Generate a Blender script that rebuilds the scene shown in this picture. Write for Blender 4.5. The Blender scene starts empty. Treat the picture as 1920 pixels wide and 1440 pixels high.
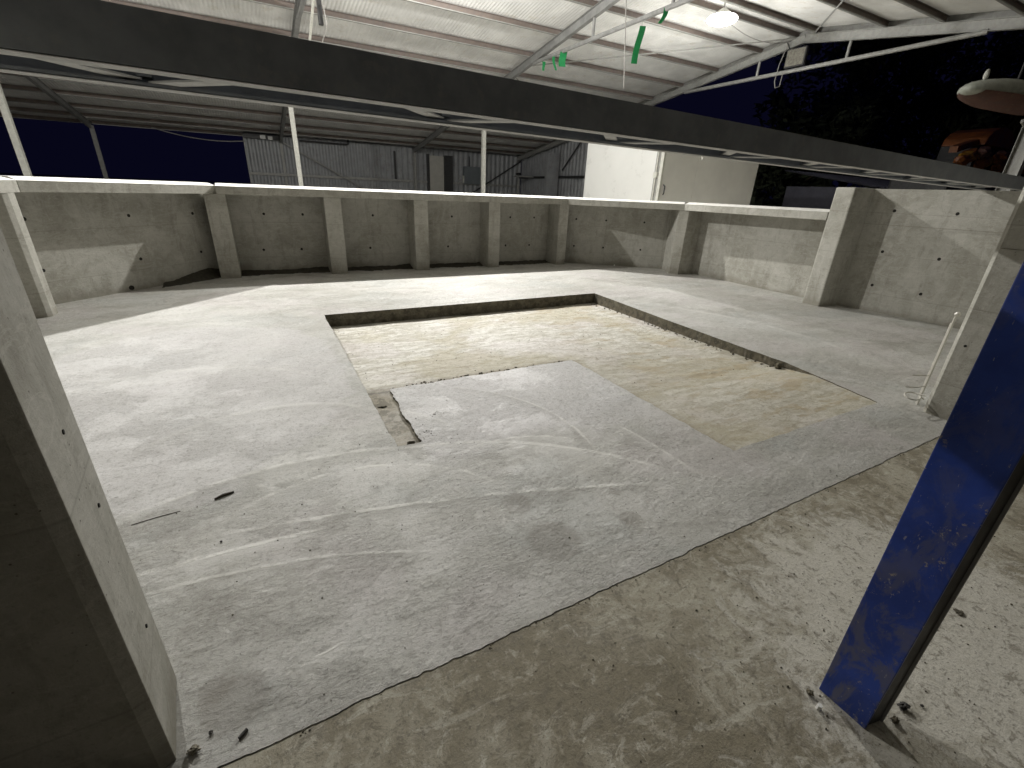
import bpy, bmesh, math, random
from math import sin, cos, pi, radians, sqrt, atan2, hypot
from mathutils import Vector, Matrix, noise
random.seed(7)
S = bpy.context.scene
COL = S.collection
# ------------------------------------------------------------------ camera
def cam_rot(p, r, y):
    Xc = Vector((cos(y), 0, sin(y))); Yc = Vector((-sin(y), 0, cos(y))); Zc = Vector((0, -1, 0))
    Rp = Matrix(((1, 0, 0), (0, cos(p), -sin(p)), (0, sin(p), cos(p))))
    Rr = Matrix(((cos(r), -sin(r), 0), (sin(r), cos(r), 0), (0, 0, 1)))
    M = Rr @ Rp
    return M @ Matrix((Xc, Yc, Zc)).transposed()
M = cam_rot(0.405986, 0.0428952, 0.50974)
cd = bpy.data.cameras.new('camera'); cam = bpy.data.objects.new('camera', cd); COL.objects.link(cam)
rot = Matrix((M[0], -M[1], -M[2])).transposed()
cam.matrix_world = Matrix.Translation((0, 0, 1.6)) @ rot.to_4x4()
cd.sensor_width = 36; cd.lens = 838.02 / 1920 * 36; cd.clip_end = 1000; cd.clip_start = 0.02
S.camera = cam
# ------------------------------------------------------------------ world, lamps, exposure
w = bpy.data.worlds.new("World"); S.world = w; w.use_nodes = True
bg = w.node_tree.nodes['Background']; bg.inputs[0].default_value = (0.0042, 0.0042, 0.0175, 1); bg.inputs[1].default_value = 0.5
S.view_settings.view_transform = 'Standard'; S.view_settings.look = 'None'; S.view_settings.gamma = 1
S.view_settings.exposure = -0.02
LAMPS = [(-2.6, 12.0, 6.45), (5.4, 12.0, 6.45), (13.2, 11.72, 6.60)]
LAMP_POWER = [(440, 860), (600, 820), (300, 170)]      # downward disc, all-round glow
LAMP_TILT = [(.42, -.45), (-.36, -.32), (.05, -.1)]

# ------------------------------------------------------------------ node helper
class NT:
    def __init__(s, name):
        s.m = bpy.data.materials.new(name); s.m.use_nodes = True; s.t = s.m.node_tree; s.n = s.t.nodes; s.l = s.t.links
        s.b = s.n['Principled BSDF']
        s.pos = s.n.new('ShaderNodeNewGeometry').outputs['Position']
    def put(s, sock, v):
        if v is None: return
        if isinstance(v, (int, float)): sock.default_value = v
        elif isinstance(v, (tuple, list)):
            sock.default_value = tuple(v) + ((1,) if len(v) == 3 and sock.type == 'RGBA' else ())
        else: s.l.new(v, sock)
    def math(s, op, a, b=None, c=None, clamp=False):
        n = s.n.new('ShaderNodeMath'); n.operation = op; n.use_clamp = clamp
        s.put(n.inputs[0], a); s.put(n.inputs[1], b)
        if c is not None: s.put(n.inputs[2], c)
        return n.outputs[0]
    def mul(s, a, b): return s.math('MULTIPLY', a, b)
    def add(s, a, b): return s.math('ADD', a, b)
    def vscale(s, v, sc):
        n = s.n.new('ShaderNodeMapping'); s.put(n.inputs['Vector'], v); n.inputs['Scale'].default_value = sc; return n.outputs[0]
    def noise(s, v, scale, detail=4, rough=.55, dist=0.0):
        n = s.n.new('ShaderNodeTexNoise'); s.put(n.inputs['Vector'], v); n.inputs['Scale'].default_value = scale
        n.inputs['Detail'].default_value = detail; n.inputs['Roughness'].default_value = rough; n.inputs['Distortion'].default_value = dist
        return n.outputs[0]
    def noisec(s, v, scale, detail=3):
        n = s.n.new('ShaderNodeTexNoise'); s.put(n.inputs['Vector'], v); n.inputs['Scale'].default_value = scale
        n.inputs['Detail'].default_value = detail; return n.outputs[1]
    def vor(s, v, scale, feat='F1'):
        n = s.n.new('ShaderNodeTexVoronoi'); s.put(n.inputs['Vector'], v); n.inputs['Scale'].default_value = scale; n.feature = feat
        return n.outputs['Distance']
    def rng(s, v, a, b, c=0., d=1.):
        n = s.n.new('ShaderNodeMapRange'); s.put(n.inputs[0], v)
        for i, x in enumerate((a, b, c, d)): n.inputs[i + 1].default_value = x
        n.interpolation_type = 'SMOOTHSTEP'; return n.outputs[0]
    def mix(s, f, a, b, mode='MIX'):
        n = s.n.new('ShaderNodeMix'); n.data_type = 'RGBA'; n.blend_type = mode; s.put(n.inputs[0], f); s.put(n.inputs[6], a); s.put(n.inputs[7], b)
        return n.outputs[2]
    def sep(s, v):
        n = s.n.new('ShaderNodeSeparateXYZ'); s.put(n.inputs[0], v); return n.outputs
    def vadd(s, a, b, k=1.0):
        n = s.n.new('ShaderNodeVectorMath'); n.operation = 'MULTIPLY_ADD'; s.put(n.inputs[0], b); n.inputs[1].default_value = (k, k, k); s.put(n.inputs[2], a); return n.outputs[0]
    def bump(s, h, strength, dist, prev=None):
        n = s.n.new('ShaderNodeBump'); s.put(n.inputs['Height'], h); n.inputs['Strength'].default_value = strength; n.inputs['Distance'].default_value = dist
        if prev is not None: s.l.new(prev, n.inputs['Normal'])
        return n.outputs[0]
    def out(s, col=None, rough=None, normal=None, metal=None, spec=None):
        s.put(s.b.inputs['Base Color'], col); s.put(s.b.inputs['Roughness'], rough); s.put(s.b.inputs['Metallic'], metal)
        if normal is not None: s.l.new(normal, s.b.inputs['Normal'])
        if spec is not None: s.b.inputs['Specular IOR Level'].default_value = spec
        return s.m

def mat_wall():
    t = NT('formed concrete'); p = t.pos; q = t.vadd(p, t.noisec(p, 3, 3), .10)
    n1 = t.noise(q, 1.3, 6, .66, .5); n2 = t.noise(p, 9, 7, .74); n3 = t.noise(t.vscale(q, (2.4, 2.4, 1.1)), 2.2, 7, .7, .8); n4 = t.noise(p, 60, 5, .75)
    c = t.mix(t.rng(n1, .42, .58), (.35, .34, .295), (.44, .43, .385))
    c = t.mix(t.mul(t.rng(n3, .52, .64), .4), c, (.52, .51, .465))
    c = t.mix(t.mul(t.rng(n3, .36, .47, 1, 0), .3), c, (.27, .26, .22))
    c = t.mix(t.mul(t.rng(n2, .53, .64), .3), c, (.23, .215, .18)); c = t.mix(t.mul(t.rng(n4, .55, .65), .35), c, (.20, .19, .16))
    v = t.vor(p, 30); pm = t.mul(t.rng(v, .05, .11, 1, 0), t.rng(t.noise(p, 5, 3), .50, .55))
    c = t.mix(t.mul(pm, .8), c, (.10, .09, .075))
    z = t.sep(p)[2]
    streak = t.noise(t.vscale(q, (5, 5, .45)), 1.8, 5, .68)
    c = t.mix(t.mul(t.rng(streak, .54, .64), .28), c, (.20, .185, .15))
    wave = t.noise(t.vscale(q, (1, 1, 3.2)), 3.1, 6, .7, 2.0)
    c = t.mix(t.mul(t.mul(t.rng(wave, .53, .56), t.rng(wave, .62, .57)), .28), c, (.60, .585, .53))
    # faint form panel lines
    ln = t.math('ABSOLUTE', t.math('SUBTRACT', t.math('FRACT', t.mul(t.add(z, .02), 1.62)), .5)); c = t.mix(t.mul(t.rng(ln, .0, .012, 1, 0), .35), c, (.19, .18, .15))
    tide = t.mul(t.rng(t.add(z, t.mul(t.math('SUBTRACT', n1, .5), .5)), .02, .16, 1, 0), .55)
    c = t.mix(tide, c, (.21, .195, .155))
    nb = t.bump(n2, .3, .02); nb = t.bump(n4, .3, .004, nb); nb = t.bump(pm, .6, -.004, nb)
    return t.out(c, t.rng(n2, .4, .6, .62, .85), nb, spec=.35)

def arc_mask(t, x, y, pts, wd):
    (x1, y1), (x2, y2), (x3, y3) = pts
    d = 2 * (x1 * (y2 - y3) + x2 * (y3 - y1) + x3 * (y1 - y2))
    ux = ((x1**2 + y1**2) * (y2 - y3) + (x2**2 + y2**2) * (y3 - y1) + (x3**2 + y3**2) * (y1 - y2)) / d
    uy = ((x1**2 + y1**2) * (x3 - x2) + (x2**2 + y2**2) * (x1 - x3) + (x3**2 + y3**2) * (x2 - x1)) / d
    r = hypot(x1 - ux, y1 - uy); mx, my = (x1 + x3) / 2, (y1 + y3) / 2; half = hypot(x3 - x1, y3 - y1) / 2
    dx = t.math('SUBTRACT', x, ux); dy = t.math('SUBTRACT', y, uy)
    dist = t.math('SQRT', t.add(t.mul(dx, dx), t.mul(dy, dy)))
    e = t.math('ABSOLUTE', t.math('SUBTRACT', dist, r)); line = t.rng(e, wd * .25, wd, 1, 0)
    ex = t.math('SUBTRACT', x, mx); ey = t.math('SUBTRACT', y, my)
    dd = t.math('SQRT', t.add(t.mul(ex, ex), t.mul(ey, ey)))
    return t.mul(line, t.rng(dd, half * .75, half * 1.12, 1, 0)), t.rng(t.math('SUBTRACT', dist, r), -wd * 7, 0, 0, 1)

ARCS = [(((-.3, 2.33), (.4, 2.46), (1.05, 1.96)), .016, .8), (((.51, 2.6), (1.46, 2.28), (2.12, 1.58)), .02, .6),
        (((-.38, 2.17), (.98, 1.88), (1.91, 1.56)), .016, .8), (((-.69, 2.04), (-.3, 2.03), (.05, 2.0)), .014, .9),
        (((2.2, 2.25), (2.235, 1.9), (2.24, 1.56)), .014, .6), (((-.81, 2.5), (-.1, 2.70), (.65, 2.59)), .022, .7),
        (((.94, 2.37), (1.4, 2.40), (1.83, 2.15)), .012, .7), (((-1.79, 5.17), (-1.35, 6.2), (.02, 5.61)), .05, .6),
        (((-.62, 1.9), (-.2, 1.86), (.5, 1.62)), .012, .6), (((-.15, 1.28), (-.05, 1.30), (.05, 1.315)), .006, .9),
        (((.67, 3.27), (.9, 3.0), (1.11, 2.69)), .02, .5), (((-.9, 3.2), (.1, 3.55), (.7, 3.1)), .03, .35),
        (((-1.9, 4.2), (-.8, 4.7), (.3, 4.1)), .04, .3), (((5.5, 5.2), (6.1, 4.0), (6.0, 2.4)), .05, .4), (((1.3, 3.4), (1.75, 2.9), (1.8, 2.0)), .014, .5)]

def mat_slab():
    t = NT('fresh floated concrete'); p = t.vadd(t.pos, t.noisec(t.pos, 2.2), .09)
    p2 = t.vadd(t.pos, t.noisec(t.pos, 9, 3), .022)
    X, Y, Z = t.sep(p2)[:3]
    n1 = t.noise(p, .55, 4, .55); n2 = t.noise(t.vscale(p, (.45, 1.4, 1)), 2.4, 7, .66, .5); n3 = t.noise(t.pos, 24, 6, .75); n4 = t.noise(t.pos, 75, 4, .75)
    c = t.mix(t.rng(n1, .40, .60), (.385, .377, .345), (.47, .462, .43))
    tint = t.noise(t.pos, .9, 3)
    c = t.mix(t.mul(t.rng(tint, .50, .60), .45), c, (.46, .425, .42)); c = t.mix(t.mul(t.rng(tint, .38, .46, 1, 0), .4), c, (.40, .415, .40))
    # cement paste films left by the float: paler and damper sheets with torn edges
    c = t.mix(t.mul(t.rng(n2, .50, .60), .42), c, (.53, .52, .50))
    c = t.mix(t.mul(t.rng(n2, .37, .47, 1, 0), .4), c, (.28, .27, .24))
    damp = t.noise(p, 1.25, 8, .66, 1.2)
    c = t.mix(t.mul(t.rng(damp, .55, .63), .38), c, (.255, .24, .21))
    d2 = t.noise(t.vscale(p, (1, 1.5, 1)), 4.6, 7, .7, .8)
    c = t.mix(t.mul(t.rng(d2, .53, .66), .26), c, (.24, .23, .20)); c = t.mix(t.mul(t.rng(d2, .34, .47, 1, 0), .24), c, (.55, .54, .515))
    # pale paste left on the island pour and in the swept round at the left
    wob = t.mul(t.math('SUBTRACT', n2, .5), 1.3)
    isl = t.mul(t.mul(t.rng(t.add(Y, wob), 2.0, 2.6), t.rng(Y, 3.9, 3.7)), t.mul(t.rng(X, .72, .80), t.rng(t.add(X, wob), 2.95, 2.6)))
    c = t.mix(t.mul(isl, .55), c, (.57, .555, .565))
    dx = t.math('SUBTRACT', X, -.75); dy = t.mul(t.math('SUBTRACT', Y, 4.35), .72); dd = t.math('SQRT', t.add(t.mul(dx, dx), t.mul(dy, dy)))
    c = t.mix(t.mul(t.rng(t.add(dd, t.mul(wob, .5)), 1.28, 1.36, 1, 0), .55), c, (.56, .545, .545))
    # float-torn grain
    c = t.mix(t.mul(t.rng(n3, .53, .61), .45), c, (.24, .23, .205)); c = t.mix(t.mul(t.rng(n3, .38, .46, 1, 0), .25), c, (.56, .55, .52))
    c = t.mix(t.mul(t.rng(n4, .55, .62), .5), c, (.20, .19, .165))
    gv = t.noise(t.vscale(t.pos, (1, 2.2, 1)), 26, 6, .78, .9); zone = t.rng(t.noise(t.pos, 1.6, 5, .65), .45, .54)
    c = t.mix(t.mul(t.mul(t.rng(gv, .58, .64), zone), .7), c, (.13, .12, .10))
    c = t.mix(t.mul(t.mul(t.rng(gv, .40, .35), zone), .55), c, (.66, .65, .62))
    brk = t.rng(t.noise(t.pos, 6, 6, .75), .40, .52)
    ridge = None; film = None; dark = None
    for i, (pts, wd, k) in enumerate(ARCS):
        mk, side = arc_mask(t, X, Y, pts, wd * 1.25)
        (x1, y1), (x2, y2), (x3, y3) = pts
        (x, y), half = ((x1 + x3) / 2, (y1 + y3) / 2), hypot(x3 - x1, y3 - y1) / 2
        fl = t.mul(t.mul(side, t.math('LESS_THAN', side, .999)), k)
        dx = t.math('SUBTRACT', X, x); dy = t.math('SUBTRACT', Y, y); dd = t.math('SQRT', t.add(t.mul(dx, dx), t.mul(dy, dy)))
        fl = t.mul(fl, t.rng(dd, half * .6, half * 1.2, 1, 0))
        mk = t.mul(t.mul(mk, brk), k)
        ridge = mk if ridge is None else t.math('MAXIMUM', ridge, mk)
        if i % 3 == 2: dark = fl if dark is None else t.math('MAXIMUM', dark, fl)
        else: film = fl if film is None else t.math('MAXIMUM', film, fl)
    c = t.mix(t.mul(film, .55), c, (.58, .57, .54)); c = t.mix(t.mul(dark, .6), c, (.26, .25, .22))
    c = t.mix(t.mul(ridge, .8), c, (.74, .73, .69))
    # two wet spots and stray specks
    for wx, wy, wr_ in ((1.55, 1.38, .07), (1.08, 1.42, .16), (1.05, 1.75, .10), (-.3, 1.25, .12), (-.36, 1.33, .06), (1.62, 1.6, .035)):
        dx = t.math('SUBTRACT', X, wx); dy = t.math('SUBTRACT', Y, wy); dd = t.math('SQRT', t.add(t.mul(dx, dx), t.mul(dy, dy)))
        c = t.mix(t.mul(t.rng(t.add(dd, t.mul(t.math('SUBTRACT', n3, .5), .12)), wr_ * .7, wr_, 1, 0), .55), c, (.20, .185, .155))
    sp = t.vor(t.pos, 17); spm = t.mul(t.rng(sp, .04, .08, 1, 0), t.rng(t.noise(t.pos, 2.3, 3), .56, .60))
    c = t.mix(spm, c, (.07, .06, .045))
    tear = t.noise(t.vscale(t.pos, (1, 1.7, 1)), 20, 7, .78, .6)
    nb = t.bump(t.noise(p, 3.2, 4, .55), .08, .02)
    nb = t.bump(t.mul(tear, t.add(t.mul(zone, .75), .3)), .6, .016, nb); nb = t.bump(gv, .5, .008, nb); nb = t.bump(n4, .35, .003, nb); nb = t.bump(ridge, .35, .004, nb)
    rg = t.rng(d2, .40, .60, .36, .56)
    return t.out(c, rg, nb, spec=.5)

def mat_recess():
    t = NT('old screed in recess'); p = t.vadd(t.pos, t.noisec(t.pos, 3, 4), .09)
    st = t.noise(t.vscale(p, (.6, 2.2, 1)), 5.5, 9, .76, .8); n1 = t.noise(p, .8, 4, .6, .5); n3 = t.noise(t.pos, 34, 6, .78); n5 = t.noise(t.vscale(p, (1, 1.5, 1)), 11, 7, .76)
    c = t.mix(t.rng(st, .42, .58), (.41, .385, .32), (.66, .645, .595))
    tint = t.noise(t.pos, 1.1, 3); c = t.mix(t.mul(t.rng(tint, .5, .6), .35), c, (.62, .57, .575))
    c = t.mix(t.mul(t.rng(n1, .48, .60), .5), c, (.42, .375, .25))
    c = t.mix(t.mul(t.rng(n5, .53, .61), .65), c, (.28, .25, .185)); c = t.mix(t.mul(t.rng(n5, .38, .44, 1, 0), .4), c, (.74, .73, .69))
    c = t.mix(t.mul(t.rng(n3, .54, .62), .65), c, (.19, .17, .125))
    X, Y, Z = t.sep(p)[:3]
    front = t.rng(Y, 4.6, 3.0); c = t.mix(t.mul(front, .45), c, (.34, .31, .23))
    rust = t.mul(t.rng(t.noise(t.vscale(p, (.7, 1.8, 1)), 2.4, 6, .68), .52, .60), t.rng(X, 2.5, 4.0))
    c = t.mix(t.mul(rust, .45), c, (.33, .25, .13))
    # grey-brown silt along the edges of the pours
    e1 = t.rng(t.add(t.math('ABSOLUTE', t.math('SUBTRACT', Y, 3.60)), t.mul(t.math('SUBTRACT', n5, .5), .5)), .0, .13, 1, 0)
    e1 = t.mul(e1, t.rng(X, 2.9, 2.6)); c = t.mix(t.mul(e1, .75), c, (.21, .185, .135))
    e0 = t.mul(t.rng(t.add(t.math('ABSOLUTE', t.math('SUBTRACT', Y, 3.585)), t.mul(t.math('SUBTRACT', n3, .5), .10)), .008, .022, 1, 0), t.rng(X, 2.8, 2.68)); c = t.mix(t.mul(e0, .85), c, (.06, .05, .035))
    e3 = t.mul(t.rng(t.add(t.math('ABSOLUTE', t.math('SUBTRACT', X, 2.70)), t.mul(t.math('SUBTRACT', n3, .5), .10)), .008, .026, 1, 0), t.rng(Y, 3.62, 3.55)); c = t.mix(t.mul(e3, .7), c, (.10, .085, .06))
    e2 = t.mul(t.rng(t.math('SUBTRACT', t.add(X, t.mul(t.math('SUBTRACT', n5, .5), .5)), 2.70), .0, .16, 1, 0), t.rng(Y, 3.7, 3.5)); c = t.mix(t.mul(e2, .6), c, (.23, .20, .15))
    mud = t.mul(t.rng(Y, 3.75, 3.5), t.rng(X, .95, .7)); mud = t.mul(mud, t.rng(t.noise(t.pos, 7, 6, .75), .47, .55))
    c = t.mix(t.mul(mud, .85), c, (.13, .115, .08))
    nb = t.bump(st, .25, .02); nb = t.bump(n5, .5, .014, nb); nb = t.bump(n3, .55, .006, nb)
    return t.out(c, t.rng(n1, .4, .6, .48, .72), nb, spec=.4)

def mat_apron():
    t = NT('old stained concrete'); p = t.vadd(t.pos, t.noisec(t.pos, 4, 4), .10)
    n1 = t.noise(p, 1.6, 6, .66, .6); n2 = t.noise(p, 5.0, 8, .74, .8); n3 = t.noise(t.pos, 30, 6, .78); n4 = t.noise(t.pos, 95, 4, .75); n6 = t.noise(t.pos, 12, 7, .75, .6)
    X, Y, Z = t.sep(p)[:3]
    c = t.mix(t.rng(n1, .42, .58), (.215, .19, .135), (.36, .335, .265))
    c = t.mix(t.mul(t.rng(n2, .51, .62), .5), c, (.47, .445, .375))
    c = t.mix(t.mul(t.rng(n2, .36, .47, 1, 0), .5), c, (.15, .13, .088))
    sw = t.noise(t.vscale(p, (1, 2.6, 1)), 4.2, 7, .7, 1.4)
    c = t.mix(t.mul(t.rng(sw, .54, .62), .4), c, (.52, .50, .43))
    c = t.mix(t.mul(t.rng(t.noise(t.vscale(p, (1.8, 1, 1)), 6, 7, .74, 1.6), .56, .62), .5), c, (.16, .14, .10))
    px = t.math('SUBTRACT', X, 2.25); py = t.mul(t.math('SUBTRACT', Y, .42), 1.35)
    pd = t.math('SQRT', t.add(t.mul(px, px), t.mul(py, py)))
    pm = t.mul(t.rng(t.add(pd, t.mul(t.math('SUBTRACT', n2, .5), 2.2)), .55, .95, 1, 0), t.rng(n3, .35, .55, .6, 1))
    c = t.mix(t.mul(pm, .9), c, (.58, .56, .50))
    c = t.mix(t.mul(t.rng(n6, .54, .62), .6), c, (.155, .135, .10)); c = t.mix(t.mul(t.rng(n6, .36, .43, 1, 0), .5), c, (.54, .52, .45))
    c = t.mix(t.mul(t.rng(n3, .54, .62), .6), c, (.12, .105, .075))
    c = t.mix(t.mul(t.rng(n4, .56, .64), .5), c, (.10, .09, .065))
    nb = t.bump(n2, .25, .014); nb = t.bump(n6, .35, .01, nb); nb = t.bump(n3, .6, .006, nb); nb = t.bump(n4, .4, .002, nb)
    return t.out(c, t.rng(n2, .4, .6, .55, .85), nb, spec=.35)

def mat_plain(name, col, rough=.6, metal=0., var=.25, scale=6, bump=.1, dirt=None, spec=.5, bd=.004):
    t = NT(name); n = t.noise(t.pos, scale, 5, .62); dk = tuple(x * (1 - var) for x in col); lt = tuple(min(1, x * (1 + var * .6)) for x in col)
    c = t.mix(t.rng(n, .3, .7), dk, lt)
    if dirt: c = t.mix(t.mul(t.rng(t.noise(t.pos, scale * 2.3, 5, .7), .54, .68), .6), c, dirt)
    nb = t.bump(t.noise(t.pos, scale * 7, 3), bump, bd)
    return t.out(c, t.rng(n, .3, .7, max(.05, rough - .1), min(1, rough + .1)), nb, metal, spec)

def mat_blue():
    t = NT('blue gloss paint'); p = t.pos; n = t.noise(p, 5, 5, .65); f = t.noise(p, 22, 6, .75)
    z = t.sep(p)[2]
    c = t.mix(t.rng(n, .35, .65), (.015, .042, .235), (.024, .065, .36))
    dust = t.mul(t.rng(t.noise(t.vscale(p, (1, 1, .55)), 9, 7, .72, .8), .46, .58), t.rng(z, 0, 1.2, .8, .25))
    c = t.mix(dust, c, (.12, .12, .16))
    chip = t.mul(t.rng(t.noise(p, 38, 5, .75), .60, .63), t.rng(t.noise(p, 6, 3), .5, .58)); c = t.mix(chip, c, (.30, .27, .23))
    sc = t.mul(t.rng(t.noise(t.vscale(p, (1, 9, 2.5)), 12, 4, .7), .66, .70), .7); c = t.mix(sc, c, (.30, .30, .32))
    c = t.mix(t.mul(t.rng(f, .62, .72), .4), c, (.16, .16, .15))
    return t.out(c, t.rng(n, .3, .7, .28, .5), t.bump(f, .12, .002), spec=.5)

MT = dict(
    lit_top=mat_plain('lightened cap top', (.66, .65, .61), .7, 0, .18, 3, .1, (.45, .43, .38)),  # cap top colour lightened to stand in for overexposed lamplight
    wall=mat_wall(), slab=mat_slab(), recess=mat_recess(), apron=mat_apron(), blue=mat_blue(),
    roof=mat_plain('white roof sheeting', (.80, .795, .77), .55, 0, .12, 1.2, .05, (.66, .63, .56)),
    steel=mat_plain('galvanised steel', (.36, .36, .34), .55, .2, .18, 8, .05, (.28, .25, .2)),
    purlin=mat_plain('weathered purlin steel', (.20, .165, .145), .7, 0, .2, 5, .05, (.22, .16, .11)),
    rafter=mat_plain('grey painted steel', (.26, .26, .25), .55, .1, .2, 5, .05),
    pale=mat_plain('pale painted steel', (.66, .66, .60), .5, .0, .12, 9, .05, (.40, .38, .33)),
    beam=mat_plain('dark grey steel paint', (.24, .255, .275), .6, 0, .2, 7, .08, (.29, .29, .29)),
    beamr=mat_plain('pale steel flange', (.62, .62, .60), .7, 0, .2, 9, .08, (.42, .42, .40)),  # paler tone than the webs, for bottom flanges and lacing
    clad=mat_plain('grey wall cladding', (.36, .37, .38), .5, .1, .15, 2, .05, (.24, .22, .2)),
    dark=mat_plain('dark steel', (.05, .05, .05), .5, .2, .3, 12),
    black=mat_plain('black rubber', (.012, .012, .012), .6, 0, .3, 12),
    hole=mat_plain('form tie hole', (.018, .016, .013), .9, 0, .3, 20),
    white=mat_plain('white panel', (.80, .80, .77), .35, 0, .03, 1.5, .02),
    beige=mat_plain('beige panel', (.84, .84, .80), .5, 0, .05, 1.5, .02),
    green=mat_plain('green tape', (.012, .22, .065), .45, 0, .15, 20),
    wire=mat_plain('pale wire', (.62, .60, .54), .4, .1, .1, 20),
    cable=mat_plain('grey cable', (.30, .29, .27), .6, 0, .1, 20),
    stone=mat_plain('dusty stone', (.24, .22, .17), .85, 0, .4, 40, .5),
    darkstone=mat_plain('dark rubble', (.055, .052, .048), .8, 0, .4, 40, .5),
    stick=mat_plain('dark bark', (.045, .035, .022), .8, 0, .4, 60, .5),
    soil=mat_plain('dark soil and foot shadow', (.05, .045, .032), .95, 0, .5, 20, .8),  # soil heap colour, dark enough to double as wall foot shadow
    side=mat_plain('dirty form edge', (.15, .135, .10), .9, 0, .5, 14, .8, (.28, .26, .21), .3, .01),
    mud=mat_plain('crumbled mud', (.13, .115, .08), .95, 0, .5, 45, .8),
    orange=mat_plain('orange paint', (.20, .062, .014), .5, 0, .3, 3, .1, (.25, .10, .03)),
    amber=mat_plain('amber plastic', (.36, .18, .025), .45, 0, .3, 5, .1),
    hull=mat_plain('faded red hull', (.12, .055, .045), .7, 0, .35, 5, .1, (.22, .15, .08)),
    rim=mat_plain('pale hull rim', (.38, .40, .35), .5, 0, .2, 9, .1),
    slate=mat_plain('dark roof sheet', (.10, .10, .13), .6, 0, .2, 4, .2),
    bark=mat_plain('tree bark', (.08, .06, .04), .9, 0, .3, 10, .5),
    leaf=mat_plain('leaves', (.04, .05, .025), .7, 0, .4, 1.5, .0),
    jamb=mat_plain('door timber', (.50, .49, .44), .6, 0, .08, 4, .05),
    glass=mat_plain('lamp glass', (.20, .19, .16), .15, 0, .35, 14, .1, (.12, .12, .1)),
)
def mat_emit(name, col, k):
    m = bpy.data.materials.new(name); m.use_nodes = True; b = m.node_tree.nodes['Principled BSDF']
    b.inputs['Emission Color'].default_value = (*col, 1); b.inputs['Emission Strength'].default_value = k; return m
MT['lit'] = mat_emit('lit lamp', (1, .98, .94), 9)

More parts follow.
